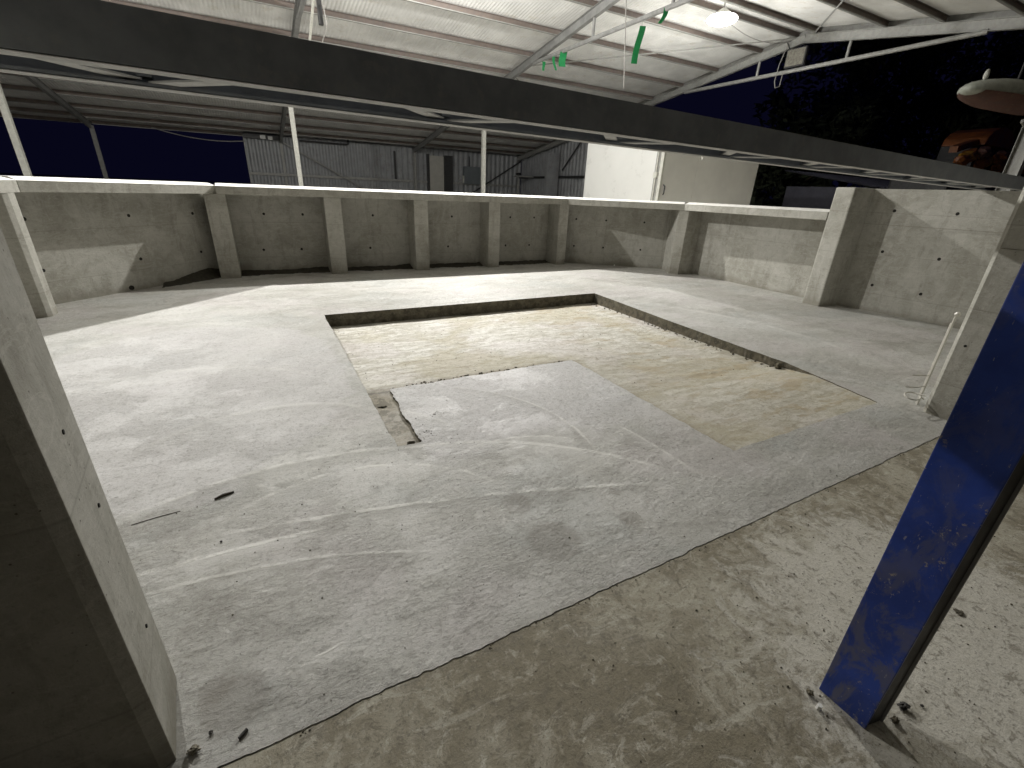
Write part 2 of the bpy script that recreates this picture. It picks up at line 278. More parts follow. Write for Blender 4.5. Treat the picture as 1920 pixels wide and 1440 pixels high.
# ------------------------------------------------------------------ mesh builder
class MB:
    def __init__(s): s.v = []; s.f = []
    def poly(s, vs, fs):
        o = len(s.v); s.v += [tuple(v) for v in vs]; s.f += [tuple(i + o for i in f) for f in fs]; return s
    def box(s, a, b):
        (x0, y0, z0), (x1, y1, z1) = a, b
        return s.poly([(x0, y0, z0), (x1, y0, z0), (x1, y1, z0), (x0, y1, z0), (x0, y0, z1), (x1, y0, z1), (x1, y1, z1), (x0, y1, z1)],
                      [(0, 3, 2, 1), (4, 5, 6, 7), (0, 1, 5, 4), (1, 2, 6, 5), (2, 3, 7, 6), (3, 0, 4, 7)])
    def prism(s, pts, z0, z1):      # plan polygon, counter-clockwise
        n = len(pts)
        return s.poly([(x, y, z0) for x, y in pts] + [(x, y, z1) for x, y in pts],
                      [tuple(range(n))[::-1], tuple(range(n, 2 * n))] + [(i, (i + 1) % n, (i + 1) % n + n, i + n) for i in range(n)])
    def bar(s, a, b, wd, ht, up=(0, 0, 1)):   # rectangular bar from a to b
        a = Vector(a); b = Vector(b); d = (b - a).normalized(); u = Vector(up)
        r = d.cross(u)
        if r.length < 1e-4: r = d.cross(Vector((1, 0, 0)))
        r.normalize(); u = r.cross(d).normalized(); vs = []
        for p in (a, b):
            for i, j in ((-1, -1), (1, -1), (1, 1), (-1, 1)): vs.append(p + r * wd / 2 * i + u * ht / 2 * j)
        return s.poly(vs, [(0, 1, 2, 3)[::-1], (4, 5, 6, 7), (0, 1, 5, 4), (1, 2, 6, 5), (2, 3, 7, 6), (3, 0, 4, 7)])
    def tube(s, pts, r, n=8):
        pts = [Vector(p) for p in pts]; vs = []; fs = []; m = len(pts); pr = None
        for i, p in enumerate(pts):
            d = (pts[min(i + 1, m - 1)] - pts[max(i - 1, 0)]).normalized()
            u = pr if pr is not None else (Vector((0, 0, 1)) if abs(d.z) < .9 else Vector((1, 0, 0)))
            u = (u - d * u.dot(d)).normalized(); pr = u; v = d.cross(u); rr = r[i] if isinstance(r, (list, tuple)) else r
            for k in range(n): vs.append(p + (u * cos(2 * pi * k / n) + v * sin(2 * pi * k / n)) * rr)
        for i in range(m - 1):
            for k in range(n): fs.append((i * n + k, i * n + (k + 1) % n, (i + 1) * n + (k + 1) % n, (i + 1) * n + k))
        fs += [tuple(range(n))[::-1], tuple(range((m - 1) * n, m * n))]
        return s.poly(vs, fs)
    def chan(s, a, b, h, fl, t, side, z):     # C channel along a->b in plan, web on the line, flanges towards side
        ax, ay = a; bx, by = b; d = Vector((bx - ax, by - ay)).normalized(); nn = Vector((-d.y, d.x)) * side
        def q(p, o): return (p[0] + nn.x * o, p[1] + nn.y * o)
        def ring(o0, o1): 
            r = [q(a, o0), q(b, o0), q(b, o1), q(a, o1)]; return r if side > 0 else r[::-1]
        s.prism(ring(0, t), z, z + h); s.prism(ring(t, fl), z, z + t * 1.3); s.prism(ring(t, fl), z + h - t * 1.3, z + h); return s
    def blob(s, c, r, seed=0, sub=2, sq=(1, 1, 1), k=.35):
        bm = bmesh.new(); bmesh.ops.create_icosphere(bm, subdivisions=sub, radius=1)
        for v in bm.verts:
            n = v.co.copy(); q = 1 + k * noise.noise(n * 1.7 + Vector((seed * 3.1, seed, 0))) + k * .5 * noise.noise(n * 4 + Vector((seed, 7, 0)))
            v.co = Vector((n.x * sq[0], n.y * sq[1], n.z * sq[2])) * r * q + Vector(c)
        bm.verts.index_update(); s.poly([v.co for v in bm.verts], [[v.index for v in f.verts] for f in bm.faces]); bm.free(); return s
    def build(s, name, mat, parent=None, base=None, smooth=False, bevel=0):
        me = bpy.data.meshes.new(name); wp = Vector(base) if base is not None else (parent_world(parent) if parent else Vector((0, 0, 0)))
        me.from_pydata([(v[0] - wp.x, v[1] - wp.y, v[2] - wp.z) for v in s.v], [], s.f); me.validate(); me.update()
        bm = bmesh.new(); bm.from_mesh(me); bmesh.ops.recalc_face_normals(bm, faces=bm.faces)
        if bevel: bmesh.ops.bevel(bm, geom=[e for e in bm.edges if e.is_manifold and e.calc_face_angle(0) > .5], offset=bevel, segments=2, affect='EDGES', profile=.6)
        bm.to_mesh(me); bm.free()
        me.materials.append(MT[mat] if isinstance(mat, str) else mat)
        if smooth:
            for p in me.polygons: p.use_smooth = True
        o = bpy.data.objects.new(name, me); COL.objects.link(o)
        if parent: o.parent = parent; o.location = wp - parent_world(parent) if base is not None else (0, 0, 0)
        else: o.location = wp
        return o
def parent_world(o):
    p = Vector(o.location)
    while o.parent: o = o.parent; p += Vector(o.location)
    return p
def tag(o, label=None, cat=None, group=None, kind=None):
    for k, v in (('label', label), ('category', cat), ('group', group), ('kind', kind)):
        if v: o[k] = v
    return o
def thing(name, loc, label, cat, group=None):
    o = bpy.data.objects.new(name, None); COL.objects.link(o); o.location = loc; o.empty_display_size = .1
    return tag(o, label, cat, group)
def dup(root, loc, label=None, rz=None):
    def rec(o, par):
        c = o.copy(); COL.objects.link(c)
        if par: c.parent = par
        for ch in [x for x in allo if x.parent == o]: rec(ch, c)
        return c
    allo = list(bpy.data.objects); r = rec(root, None); r.location = loc
    if rz is not None: r.rotation_euler.z = rz
    if label: r['label'] = label
    return r

# ================================================================== ground and floor
def jag(x): return 1.058 + .009 * noise.noise(Vector((x * 3.1, 0, 0))) + .006 * noise.noise(Vector((x * 11, 5, 0))) + .006 * noise.noise(Vector((x * 37, 9, 0)))
def gap(x): return max(0.0002, .005 * noise.noise(Vector((x * 4.3, 3, 0))) + .0012)
GX0, GX1, GY1 = -2.75, 9.15, 9.95
g = MB(); xs = [GX0 + i * (GX1 - GX0) / 900 for i in range(901)]
row = [(x, jag(x) - gap(x), 0) for x in xs]; far = [(x, -1.5, 0) for x in xs]
g.poly(far + row, [(i, i + 1, i + 902, i + 901) for i in range(900)])
g.poly([(x, y, 0) for x, y in ((-400, -400), (400, -400), (400, -1.5), (GX1, -1.5), (GX0, -1.5), (-400, -1.5))], [(0, 1, 2, 3, 4, 5)])
g.poly([(x, y, 0) for x, y in ((-400, -1.5), (GX0, -1.5), (GX0, GY1), (-400, GY1), (GX1, -1.5), (400, -1.5), (400, GY1), (GX1, GY1), (-400, 400), (400, 400))],
       [(0, 1, 2, 3), (4, 5, 6, 7), (3, 2, 7, 6, 9, 8)])
g.poly([(x, jag(x) - gap(x), 0) for x in xs] + [(x, jag(x) - gap(x), -.05) for x in xs], [(i, i + 1, i + 902, i + 901) for i in range(900)])
g.poly([(GX0, .9, -.05), (GX1, .9, -.05), (GX1, 1.25, -.05), (GX0, 1.25, -.05)], [(0, 1, 2, 3)])
tag(g.build('ground', 'apron'), kind='structure')

MB().prism([(-14.3, 10.05), (-3.0, 10.05), (-.75, 10.05), (6.6, 10.05), (9.3, 10.05), (18, 10.05), (18, 32.3), (-14.3, 32.3)], -.02, .004).build('bounce_floor', mat_plain('pale bounce floor', (.50, .49, .46), .7, 0, .2, 1.5), None)  # unseen pale floor added to bounce light up onto roof and back wall
tag(bpy.data.objects['bounce_floor'], kind='structure')
def rough_line(pts, step, amp, seed):
    out = []
    for (x0, y0), (x1, y1) in zip(pts, pts[1:]):
        L = hypot(x1 - x0, y1 - y0); n = max(1, int(L / step)); nx, ny = -(y1 - y0) / L, (x1 - x0) / L
        for i in range(n):
            t = i / n; px, py = x0 + (x1 - x0) * t, y0 + (y1 - y0) * t
            d = 0 if i == 0 else amp * (noise.noise(Vector((px * 6, py * 6, seed))) + .6 * noise.noise(Vector((px * 25, py * 25, seed))))
            out.append((px + nx * d, py + ny * d))
    return out
HOLE = [(.605, 6.26), (5.10, 6.262), (4.97, 4.6), (4.88, 3.1), (4.87, 2.6), (4.64, 1.6), (2.685, 1.6), (2.70, 3.565), (.79, 3.555), (.765, 2.605), (.60, 2.61), (.605, 6.26)]
hole = rough_line(HOLE[:4], .06, .006, 1) + rough_line(HOLE[3:7], .03, .012, 2) + rough_line(HOLE[6:10], .02, .02, 3) + rough_line(HOLE[9:], .03, .010, 4)
bm = bmesh.new(); SZ = .003
front = [(x, jag(x), SZ) for x in xs]
outer = front + [(GX1, GY1, SZ), (GX0, GY1, SZ)]
def loop(pts):
    vs = [bm.verts.new(p) for p in pts]; return [bm.edges.new((vs[i], vs[(i + 1) % len(vs)])) for i in range(len(vs))], vs
e1, v1 = loop(outer); e2, v2 = loop([(x, y, SZ) for x, y in hole])
bmesh.ops.triangle_fill(bm, edges=e1 + e2, use_beauty=True)
for vs, dep in ((v1, -.05), (v2, -.26)):
    lo = [bm.verts.new((v.co.x, v.co.y, dep)) for v in vs]
    for i in range(len(vs)):
        j = (i + 1) % len(vs); bm.faces.new((vs[i], vs[j], lo[j], lo[i])).material_index = 1 if vs is v2 else 0
bmesh.ops.recalc_face_normals(bm, faces=bm.faces)
me = bpy.data.meshes.new('floor_slab'); bm.to_mesh(me); bm.free(); me.materials.append(MT['slab']); me.materials.append(MT['side'])
o = bpy.data.objects.new('floor_slab', me); COL.objects.link(o); tag(o, kind='structure')

def lerp(a, b, t): return a + (b - a) * max(0, min(1, t))
def pw(y, tab):
    for (y0, z0), (y1, z1) in zip(tab, tab[1:]):
        if y <= y1: return lerp(z0, z1, (y - y0) / (y1 - y0))
    return tab[-1][1]
def rz(x, y):
    l = pw(y, [(1.5, -.02), (2.6, -.026), (3.4, -.018), (3.62, -.008), (6.26, -.172)]); r = pw(y, [(1.5, -.003), (2.25, -.008), (2.75, -.09), (3.6, -.115), (6.26, -.172)])
    t = max(0, min(1, (x - 2.6) / 1.9)); z = l + (r - l) * t
    q = Vector((x, y, 0)); bp = .006 * noise.noise(q * 2.3) + .004 * noise.noise(Vector((x * 2.5, y * 11, 3))) + .004 * noise.noise(q * 17)
    k = (1 if y > 2.6 or x < 2.5 else .35) * (.3 if x < 2.9 and y < 3.8 else 1)
    return min(-.001, z + bp * k)
g = MB(); nx, ny = 190, 200
vs = [(.55 + 4.7 * i / nx, 1.55 + 4.78 * j / ny, rz(.55 + 4.7 * i / nx, 1.55 + 4.78 * j / ny)) for j in range(ny + 1) for i in range(nx + 1)]
g.poly(vs, [(j * (nx + 1) + i, j * (nx + 1) + i + 1, (j + 1) * (nx + 1) + i + 1, (j + 1) * (nx + 1) + i) for j in range(ny) for i in range(nx)])
tag(g.build('recess_floor', 'recess', smooth=True), kind='structure')

# ================================================================== concrete tank wall
def tie_hole(parent, c, n, r=.022):      # a small conical form-tie recess lining, rim flush with the wall face
    c = Vector(c); n = Vector(n).normalized(); u = Vector((0, 0, 1)); v = n.cross(u).normalized(); m = MB(); N = 14
    vs = [c + n * .0025 + (u * cos(2 * pi * k / N) * 1.05 + v * sin(2 * pi * k / N)) * r * (1 + .12 * noise.noise(c * 9 + Vector((k, 0, 0)))) for k in range(N)]
    vs += [c - n * .02 + (u * cos(2 * pi * k / N) + v * sin(2 * pi * k / N)) * r * .8 for k in range(N)]
    m.poly(vs, [(k, (k + 1) % N, (k + 1) % N + N, k + N) for k in range(N)] + [tuple(range(N))])
    return m.build('tie_hole', 'hole', parent)
tank = thing('tank_wall', (3, 9.8, 0), 'grey concrete tank wall with square piers under a projecting top beam', 'wall')
P = [(-2.65, 1.44), (-2.65, 7.77), (-.60, 9.82), (6.48, 9.82), (8.82, 7.95), (8.74, 4.3), (8.98, 1.34)]
O = [(-2.85, 1.44), (-2.85, 7.85), (-.68, 10.02), (6.55, 10.02), (9.02, 8.04), (8.96, 4.3), (9.2, 1.34)]
ZB = -.05
for i in range(6):
    zt = 1.37 if i < 5 else 1.87
    MB().prism([P[i], P[i + 1], O[i + 1], O[i]], ZB, zt if i != 0 else 1.37).build('wall_panel', 'wall', tank, bevel=.004)
def cap(a, b, oa, ob):
    d = (Vector(b) - Vector(a)).normalized(); nn = Vector((-d.y, d.x))
    if nn.dot(Vector(oa) - Vector(a)) < 0: nn = -nn
    def sec(p, q): return [(p[0], p[1], 1.372), (p[0], p[1], 1.497), (p[0] + nn.x * .14, p[1] + nn.y * .14, 1.534), (q[0], q[1], 1.534), (q[0], q[1], 1.372)]
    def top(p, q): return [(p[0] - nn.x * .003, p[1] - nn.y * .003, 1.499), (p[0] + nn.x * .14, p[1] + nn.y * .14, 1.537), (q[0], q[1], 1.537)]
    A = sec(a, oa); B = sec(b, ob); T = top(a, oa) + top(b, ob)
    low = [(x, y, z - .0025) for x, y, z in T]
    MB().poly(T + low, [(0, 1, 4, 3), (1, 2, 5, 4), (6, 7, 10, 9), (7, 8, 11, 10), (0, 3, 9, 6), (2, 5, 11, 8), (0, 1, 7, 6), (1, 2, 8, 7), (3, 4, 10, 9), (4, 5, 11, 10)]).build('lit_cap_skin', 'lit_top', tank)  # thin skin carrying the brightened top colour
    return MB().poly(A + B, [(0, 1, 2, 3, 4), (5, 6, 7, 8, 9)] + [(k, (k + 1) % 5, (k + 1) % 5 + 5, k + 5) for k in range(5)]).build('cap_beam', 'wall', tank, bevel=.004)
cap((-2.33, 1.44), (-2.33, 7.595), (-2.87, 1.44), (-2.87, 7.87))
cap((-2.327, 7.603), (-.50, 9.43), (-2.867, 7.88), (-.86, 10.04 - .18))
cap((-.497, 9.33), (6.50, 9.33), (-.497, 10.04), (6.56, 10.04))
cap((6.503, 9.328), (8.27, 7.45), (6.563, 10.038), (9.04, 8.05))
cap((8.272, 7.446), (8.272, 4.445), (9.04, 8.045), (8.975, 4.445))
COLS = [(-.686, -.38), (1.144, 1.438), (2.815, 3.102), (4.472, 4.745), (6.302, 6.56)]
for a, b in COLS:
    MB().prism([(a, 9.34), (b, 9.34), (b, 9.83), (a, 9.83)], ZB, 1.372).build('pier', 'wall', tank, bevel=.008)
MB().prism([(8.24, 7.53), (8.35, 7.36), (8.83, 7.38), (8.83, 7.96), (8.62, 8.12)], ZB, 1.372).build('pier', 'wall', tank, bevel=.006)
MB().prism([(-2.66, 7.13), (-2.365, 7.20), (-2.328, 7.25), (-2.328, 7.42), (-2.66, 7.78)], ZB, 1.372).build('pier', 'wall', tank, bevel=.006)
MB().prism([(8.25, 4.14), (8.76, 4.10), (9.0, 4.12), (9.0, 4.44), (8.275, 4.44)], ZB, 1.872).build('pier', 'wall', tank, bevel=.022)
TH = []
for z in (1.05, .42):
    for x in (.1, .75, 2.05, 3.75, 5.2, 5.85): TH.append(((x + (.05 if z > 1 else -.05), 9.82, z), (0, -1, 0)))
    for t in (.18, .42, .72): TH.append(((6.48 + 2.34 * t, 9.82 - 1.87 * t, z), (-.62, -.78, 0)))
    for t in (.08, .5, .85): TH.append(((-2.65 + 2.05 * t, 7.77 + 2.05 * t, z * .98 + .03), (.7, -.7, 0)))
    for y in (6.75, 6.2, 5.2): TH.append(((8.79 + (y - 6.2) * .02, y, z + .05), (-1, 0.02, 0)))
for y, z in ((3.75, 1.56), (3.0, 1.56), (3.72, .95), (3.0, .93), (3.70, .42), (3.05, .40)): TH.append(((8.74 + (4.3 - y) * .081, y, z), (-1, -.08, 0)))
TH.append(((-2.65, 6.2, .95), (1, 0, 0)))
for c, n in TH: tie_hole(tank, c, n)
MB().bar((8.727, 4.09, 1.352), (8.972, 1.36, 1.352), .005, .0035).build('pour_joint', 'stone', tank)
m = MB().tube([(-1.80, 8.62, .045), (-1.80 - .04, 8.62 + .04, .045)], .035, 14)
# drain outlet at foot of left slanting wall
MB().tube([(-1.79, 8.61, .05), (-1.82, 8.64, .05)], .034, 16).build('drain_hole', 'hole', tank)

# wall ends either side of the opening
wl = thing('wall_end', (-1.6, 1.28, 0), 'tall pale concrete wall end close by at the left, its face in deep shadow', 'wall')
MB().prism([(-.493, 1.12), (-.458, 1.135), (-.490, 1.43), (-2.9, 1.43), (-2.9, 1.12)][::-1], ZB, 2.0).build('wall_panel', 'wall', wl, bevel=.003)
for c in ((-.476, 1.30, 1.04), (-.480, 1.34, .80), (-.478, 1.33, .36)): tie_hole(wl, c, (1, .11, 0), .006)
wr = thing('wall_end', (7, 1.2, 0), 'concrete wall end behind the blue post, with a pale edge and thin pipes', 'wall')
MB().prism([(4.79, 1.05), (9.2, 1.05), (9.2, 1.337), (4.83, 1.337), (4.79, 1.305)], ZB, 1.86).build('wall_panel', 'wall', wr, bevel=.004)
MB().bar((4.787, 1.05, 1.36), (4.787, 1.30, 1.36), .005, .0035).build('pour_joint', 'stone', wr)
tie_hole(wr, (4.79, 1.25, .62), (-1, 0, 0), .010)

# thin pipes and bent wires at the right wall end
pp = thing('conduit', (4.93, 1.45, 0), 'pair of thin pale upright conduits beside the right wall end', 'pipe')
MB().tube([(4.93, 1.42, 0), (4.93, 1.42, .80)], .009, 8).build('pipe', 'wire', pp)
MB().tube([(4.97, 1.44, 0), (4.97, 1.44, .74)], .008, 8).build('pipe', 'wire', pp)
MB().blob((4.95, 1.42, .82), .022, 3, 2, (1, 1, 1), .2).build('clip', 'wire', pp)
hw = thing('bent_wire', (4.82, 1.36, .12), 'white bent wires sticking out low from the foot of the right wall end', 'wire')
MB().tube([(4.86, 1.40, .30), (4.72, 1.47, .30)], .005, 6).build('wire', 'wire', hw)
MB().tube([(4.84, 1.39, .21), (4.76, 1.42, .20), (4.66, 1.46, .205)], .005, 6).build('wire', 'wire', hw)
MB().tube([(4.83 - .0 + .0, 1.36, .13)] + [(4.75 + .09 * cos(a), 1.42 + .05 * sin(a), .12 + .012 * sin(a)) for a in [pi * 2 * k / 16 for k in range(1, 16)]] + [(4.82, 1.36, .10)], .006, 6).build('wire_loop', 'wire', hw)

# ================================================================== blue post
bp = thing('steel_post', (1.57, .29, 0), 'dusty blue painted steel H-section post standing in the right foreground', 'post')
PX0, PX1, PY0, PY1, PT = 1.524, 1.612, .218, .368, 5.1
MB().box((PX0, PY0, .0), (PX0 + .010, PY1, PT)).build('flange', 'blue', bp, bevel=.003)
MB().box((PX1 - .010, PY0 - .016, .0), (PX1, PY1, PT)).build('flange', 'rafter', bp, bevel=.003)
MB().prism([(PX0 + .0103, PY0 + .006), (PX1 - .0103, PY0 - .008), (PX1 - .0103, PY1 - .006), (PX0 + .0103, PY1 - .006)], 0, PT).build('web', 'dark', bp)

# ================================================================== laced beam
def ya(x): return 1.79 + .066 * x
def yb(x): return 2.2 + .075 * x
BX0, BX1, BZ = -2.86, 9.0, 1.874
lb = thing('laced_beam', (3, 2.2, BZ), 'long dark grey steel double beam laced with flat zigzag bars, spanning overhead across the opening', 'beam')
MB().chan((BX0, ya(BX0)), (BX1, ya(BX1)), .134, .074, .007, 1, BZ).build('channel', 'beam', lb)
MB().chan((BX0, yb(BX0)), (BX1, yb(BX1)), .134, .066, .007, -1, BZ).build('channel', 'beam', lb)
for s_, yf in ((1, ya), (-1, yb)):
    z0 = BZ - .0025; a = .004; b = .074 if s_ > 0 else .066
    q = [(BX0, yf(BX0) + s_ * a), (BX1, yf(BX1) + s_ * a), (BX1, yf(BX1) + s_ * b), (BX0, yf(BX0) + s_ * b)]
    MB().prism(q if s_ > 0 else q[::-1], z0 - .002, z0).build('flange_plate', 'beamr', lb)
k = -3
while True:
    xb = -.25 + 1.08 * k; xa0 = xb + .34; xa1 = xb + .70; xn = xb + 1.08
    if xn > BX1 - .1: break
    if xb > BX0 + .1:
        MB().bar((xb + .03, yb(xb) - .035, BZ + .012), (xa0, ya(xa0) + .03, BZ + .012), .062, .006).build('lacing_bar', 'beamr', lb)
        MB().bar((xa1, ya(xa1) + .03, BZ + .020), (xn - .03, yb(xn) - .035, BZ + .020), .062, .006).build('lacing_bar', 'beamr', lb)
        MB().box((xn - .02, yb(xn) - .06, BZ + .0005 + .026), (xn + .02, yb(xn) - .008, BZ + .10)).build('cleat', 'beam', lb)
    k += 1

# ================================================================== shed
shed = thing('farm_shed', (5, 12, 0), 'open steel framed shed with white corrugated roof sheets on purlins over the tank', 'shed')
XG0, XG1, YE, YR, YF = -14.6, 17.95, 32.9, 12.0, -9.0
def zp(y): return 7.0 - .15 * abs(y - 12.0)
def corrug(u0, u1, per, amp, fn, flat=False):
    n = int((u1 - u0) / per * 4); m = MB(); A = []
    for i in range(n + 1):
        u = u0 + (u1 - u0) * i / n; ph = i % 4
        h = amp * ((0, 1, 0, -1)[ph]) if not flat else amp * ((1, 1, -1, -1)[ph])
        A.append((u, h))
    rows = fn(A); m_ = len(A)
    for R in rows: m.v += R
    for r in range(len(rows) - 1):
        for i in range(m_ - 1): m.f.append((r * m_ + i, r * m_ + i + 1, (r + 1) * m_ + i + 1, (r + 1) * m_ + i))
    return m
PD = .17
m = corrug(XG0, XG1, .11, .012, lambda A: [[(u, y, zp(y) + PD + .02 + h) for u, h in A] for y in (YR + .02, YE)])
m.build('roof_sheet', 'roof', shed, smooth=True)
m = corrug(XG0, XG1, .11, .012, lambda A: [[(u, y, zp(y) + PD + .02 + h) for u, h in A] for y in (YF, YR - .02)])
m.build('roof_sheet', 'roof', shed, smooth=True)
MB().poly([(XG0, YR - .35, zp(YR - .35) + PD + .06), (XG1, YR - .35, zp(YR - .35) + PD + .06), (XG1, YR, 7.0 + PD + .08), (XG0, YR, 7.0 + PD + .08), (XG1, YR + .35, zp(YR + .35) + PD + .06), (XG0, YR + .35, zp(YR + .35) + PD + .06)], [(0, 1, 2, 3), (3, 2, 4, 5)]).build('ridge_cap', 'roof', shed)
PUR = [12.35, 13.7, 15.6, 17.4, 19.2, 21.0, 22.8, 24.6, 26.4, 28.2, 30.0, 31.5, 32.75, 11.65, 9.5, 8.0, 6.3, 4.5, 2.7, .9, -.9, -2.7, -4.5, -6.3, -8.8]
for y in PUR:
    z = zp(y); s_ = 1 if y > 12 else -1; m = MB()
    m.box((XG0, y - .0, z + .001), (XG1 - .05, y + .006, z + PD - .004)); m.box((XG0, y - .055, z + PD - .010), (XG1 - .05, y - .001, z + PD - .004))
    pu = m.build('purlin', 'purlin', shed)
    MB().box((XG0, y - .055, z + .001), (XG1 - .05, y - .001, z + .007)).box((XG0, y - .060, z + .001), (XG1 - .05, y - .0555, z + .026)).build('flange', 'steel', pu)
def ibeam(m, a, b, wd, ht, up=(0, 0, 1), t=.012):
    a = Vector(a); b = Vector(b); d = (b - a).normalized(); r = d.cross(Vector(up)).normalized(); u = r.cross(d)
    m.bar(a + u * (ht / 2 - t / 2), b + u * (ht / 2 - t / 2), wd, t, up); m.bar(a - u * (ht / 2 - t / 2), b - u * (ht / 2 - t / 2), wd, t, up); m.bar(a, b, t, ht - 2 * t - .001, up)
TX = [-14.4, -6.5, 2.0, 9.9, 17.75]
for X in TX:
    mt = 'steel' if X > 17 else 'rafter'; D = .26
    for y0, y1 in ((YR, YE - .3), (YR, YF + .3)):
        m = MB(); ibeam(m, (X, y0, zp(y0) - D / 2 - .003), (X, y1, zp(y1) - D / 2 - .003), .14, D)
        rf = m.build('rafter', mt, shed)
    tie = MB().tube([(X, 6.9, 5.97), (X, 17.1, 5.97)], .065, 8).build('tie', mt, shed)
    for y in (10.4, 13.6):
        MB().tube([(X, y, 5.99), (X, y, zp(y) - D - .01)], .045, 8).build('strut', mt, tie)
    for y in (YE - .35, YF + .4):
        m = MB(); ibeam(m, (X, y, 0), (X, y, zp(y) - .1), .15, .22, (0, 1, 0)); m.build('column', 'steel', shed)
# roof bracing rods
MB().tube([(9.95, 18.2, zp(18.2) - .02), (17.7, 12.3, zp(12.3) - .02)], .022, 6).build('brace', 'steel', shed)
MB().tube([(17.7, 11.7, zp(11.7) - .02), (9.95, 5.2, zp(5.2) - .02)], .022, 6).build('brace', 'steel', shed)
MB().tube([(9.95, 18.9, zp(18.9) - .03), (17.7, 25.5, zp(25.5) - .03)], .022, 6).build('brace', 'steel', shed)
# barge flashing and gable edge
for y0, y1 in ((YR, YE), (YR, YF)):
    MB().bar((XG1 - .03, y0, zp(y0) + PD - .05), (XG1 - .03, y1, zp(y1) + PD - .05), .02, .22).build('barge_board', 'steel', shed)
# back wall cladding (bottom hidden behind the tank)
BW = 32.45; XL, XR = .15, 18.1
m = corrug(XL, XR, .36, .035, lambda A: [[(u, BW + h, z) for u, h in A] for z in (0, zp(BW) + .1)], True); m.build('wall_sheet', 'clad', shed)
SWX = 18.12
m = corrug(24.4, BW, .36, .035, lambda A: [[(SWX + h, u, z) for u, h in A] for z in (0, 3.9)], True)
m.build('wall_sheet', 'clad', shed)
m = corrug(24.4, BW, .36, .035, lambda A: [[(SWX + h, u, 3.9) for u, h in A], [(SWX + h, u, zp(u) + .1) for u, h in A]], True); m.build('wall_sheet', 'clad', shed)
MB().bar((XL, BW - .10, 1.99), (XR, BW - .10, 1.99), .10, .14).build('girt', 'steel', shed)
MB().bar((SWX - .10, 24.4, 2.6), (SWX - .10, BW, 2.6), .10, .14, (0, 0, 1)).build('girt', 'dark', shed)
MB().tube([(2.1, BW - .22, 3.7), (7.4, BW - .22, .9)], .05, 6).build('brace', 'steel', shed)
MB().tube([(18.0, BW - .22, 3.7), (13.2, BW - .22, .9)], .05, 6).build('brace', 'dark', shed)
MB().box((XL - .06, BW - .06, 0), (XL, BW + .06, zp(BW))).build('corner_trim', 'steel', shed)
MB().box((17.0, 27.0, 0), (17.9, 27.25, 3.95)).build('pilaster', 'clad', shed)
MB().tube([(17.9, 26.6, 3.0), (17.9, 24.6, 4.7)], .05, 6).build('brace', 'dark', shed)
MB().tube([(17.9, 23.2, 3.0), (17.9, 24.3, 4.7)], .05, 6).build('brace', 'dark', shed)
ed = MB().box((10.95, BW - .16, 0), (11.95, BW - .10, 3.62)).build('door', 'jamb', shed)
MB().box((11.96, BW - .35, 0), (12.55, BW - .06, 3.68)).build('door_reveal', 'dark', ed)
MB().box((10.75, BW - .18, 0), (10.94, BW - .08, 3.7)).build('door_frame', 'dark', ed)
MB().box((8.55, BW - .13, 2.05), (8.68, BW - .06, 3.72)).build('downpipe', 'dark', shed)
MB().tube([(9.9, BW - .35, 0), (9.9, BW - .35, 3.7)], .07, 8).build('downpipe', 'steel', shed)
MB().tube([(3.0, BW - .22, 3.86), (5.6, BW - .22, 3.86), (5.75, BW - .22, 3.9), (5.75, BW - .22, 4.15)], .05, 8).build('pipe', 'dark', shed)
MB().box((.1, BW - .32, 3.80), (1.9, BW - .08, 4.02)).build('gutter_box', 'dark', shed)

# slim props under the rafters
pr0 = thing('prop_post', (1.8, 21, 0), 'slim white post second from the left, rising behind the tank wall to the roof', 'post', 'slim white roof props behind the tank')
MB().box((1.72, 20.92, 0), (1.88, 21.08, zp(21) - .27)).build('shaft', 'pale', pr0)
MB().box((1.64, 20.84, 0), (1.96, 21.16, .02)).build('base_plate', 'pale', pr0)
dup(pr0, (9.72, 21, 0), 'slim white post rightmost of the three, right of the shed door')
dup(pr0, (-6.12, 21, 0), 'slim white post leftmost of the three, leaning at the left edge against the night sky')

# lit lamps under the ridge
def lamp(i, p, label):
    x, y, z = p; t = thing('flood_lamp', (x, y, z), label, 'lamp', 'round lit lamps hung under the ridge')
    N = 24; m = MB(); prof = [(.06, .24), (.12, .20), (.26, .09), (.30, .05), (.27, .05), (.10, .17), (.0, .18)]
    for r, h in prof: m.v += [(x + r * cos(2 * pi * k / N), y + r * sin(2 * pi * k / N), z + h) for k in range(N)]
    for a in range(len(prof) - 1):
        for k in range(N): m.f.append((a * N + k, a * N + (k + 1) % N, (a + 1) * N + (k + 1) % N, (a + 1) * N + k))
    m.build('reflector', 'pale', t, smooth=True)
    m = MB().blob((x, y, z - .03), .44, 0, 3, (1, 1, .30), 0); b = m.build('bulb', 'lit', t, smooth=True); b.visible_shadow = True
    MB().tube([(x, y, z + .24), (x, y, zp(y) + .1)], .02, 8).build('stem', 'steel', t)
    for kind, e in zip(('AREA', 'POINT'), LAMP_POWER[i]):
        ld = bpy.data.lights.new('lamp_light', kind); ld.energy = e; ld.color = (1, .985, .95)
        lo = bpy.data.objects.new('lamp_light', ld); COL.objects.link(lo); lo.parent = t; lo.location = (0, 0, -.24)
        if kind == 'AREA':
            ld.shape = 'DISK'; ld.size = .16; ld.spread = radians((160, 150, 128)[i]); lo.rotation_euler = Vector((-LAMP_TILT[i][0], -LAMP_TILT[i][1], 1)).to_track_quat('Z', 'Y').to_euler()
        else: ld.shadow_soft_size = .07
lamp(0, LAMPS[0], 'round lit lamp under the ridge at the far left, out of the picture')
lamp(1, LAMPS[1], 'round lit lamp under the ridge above the middle of the tank, out of the picture')
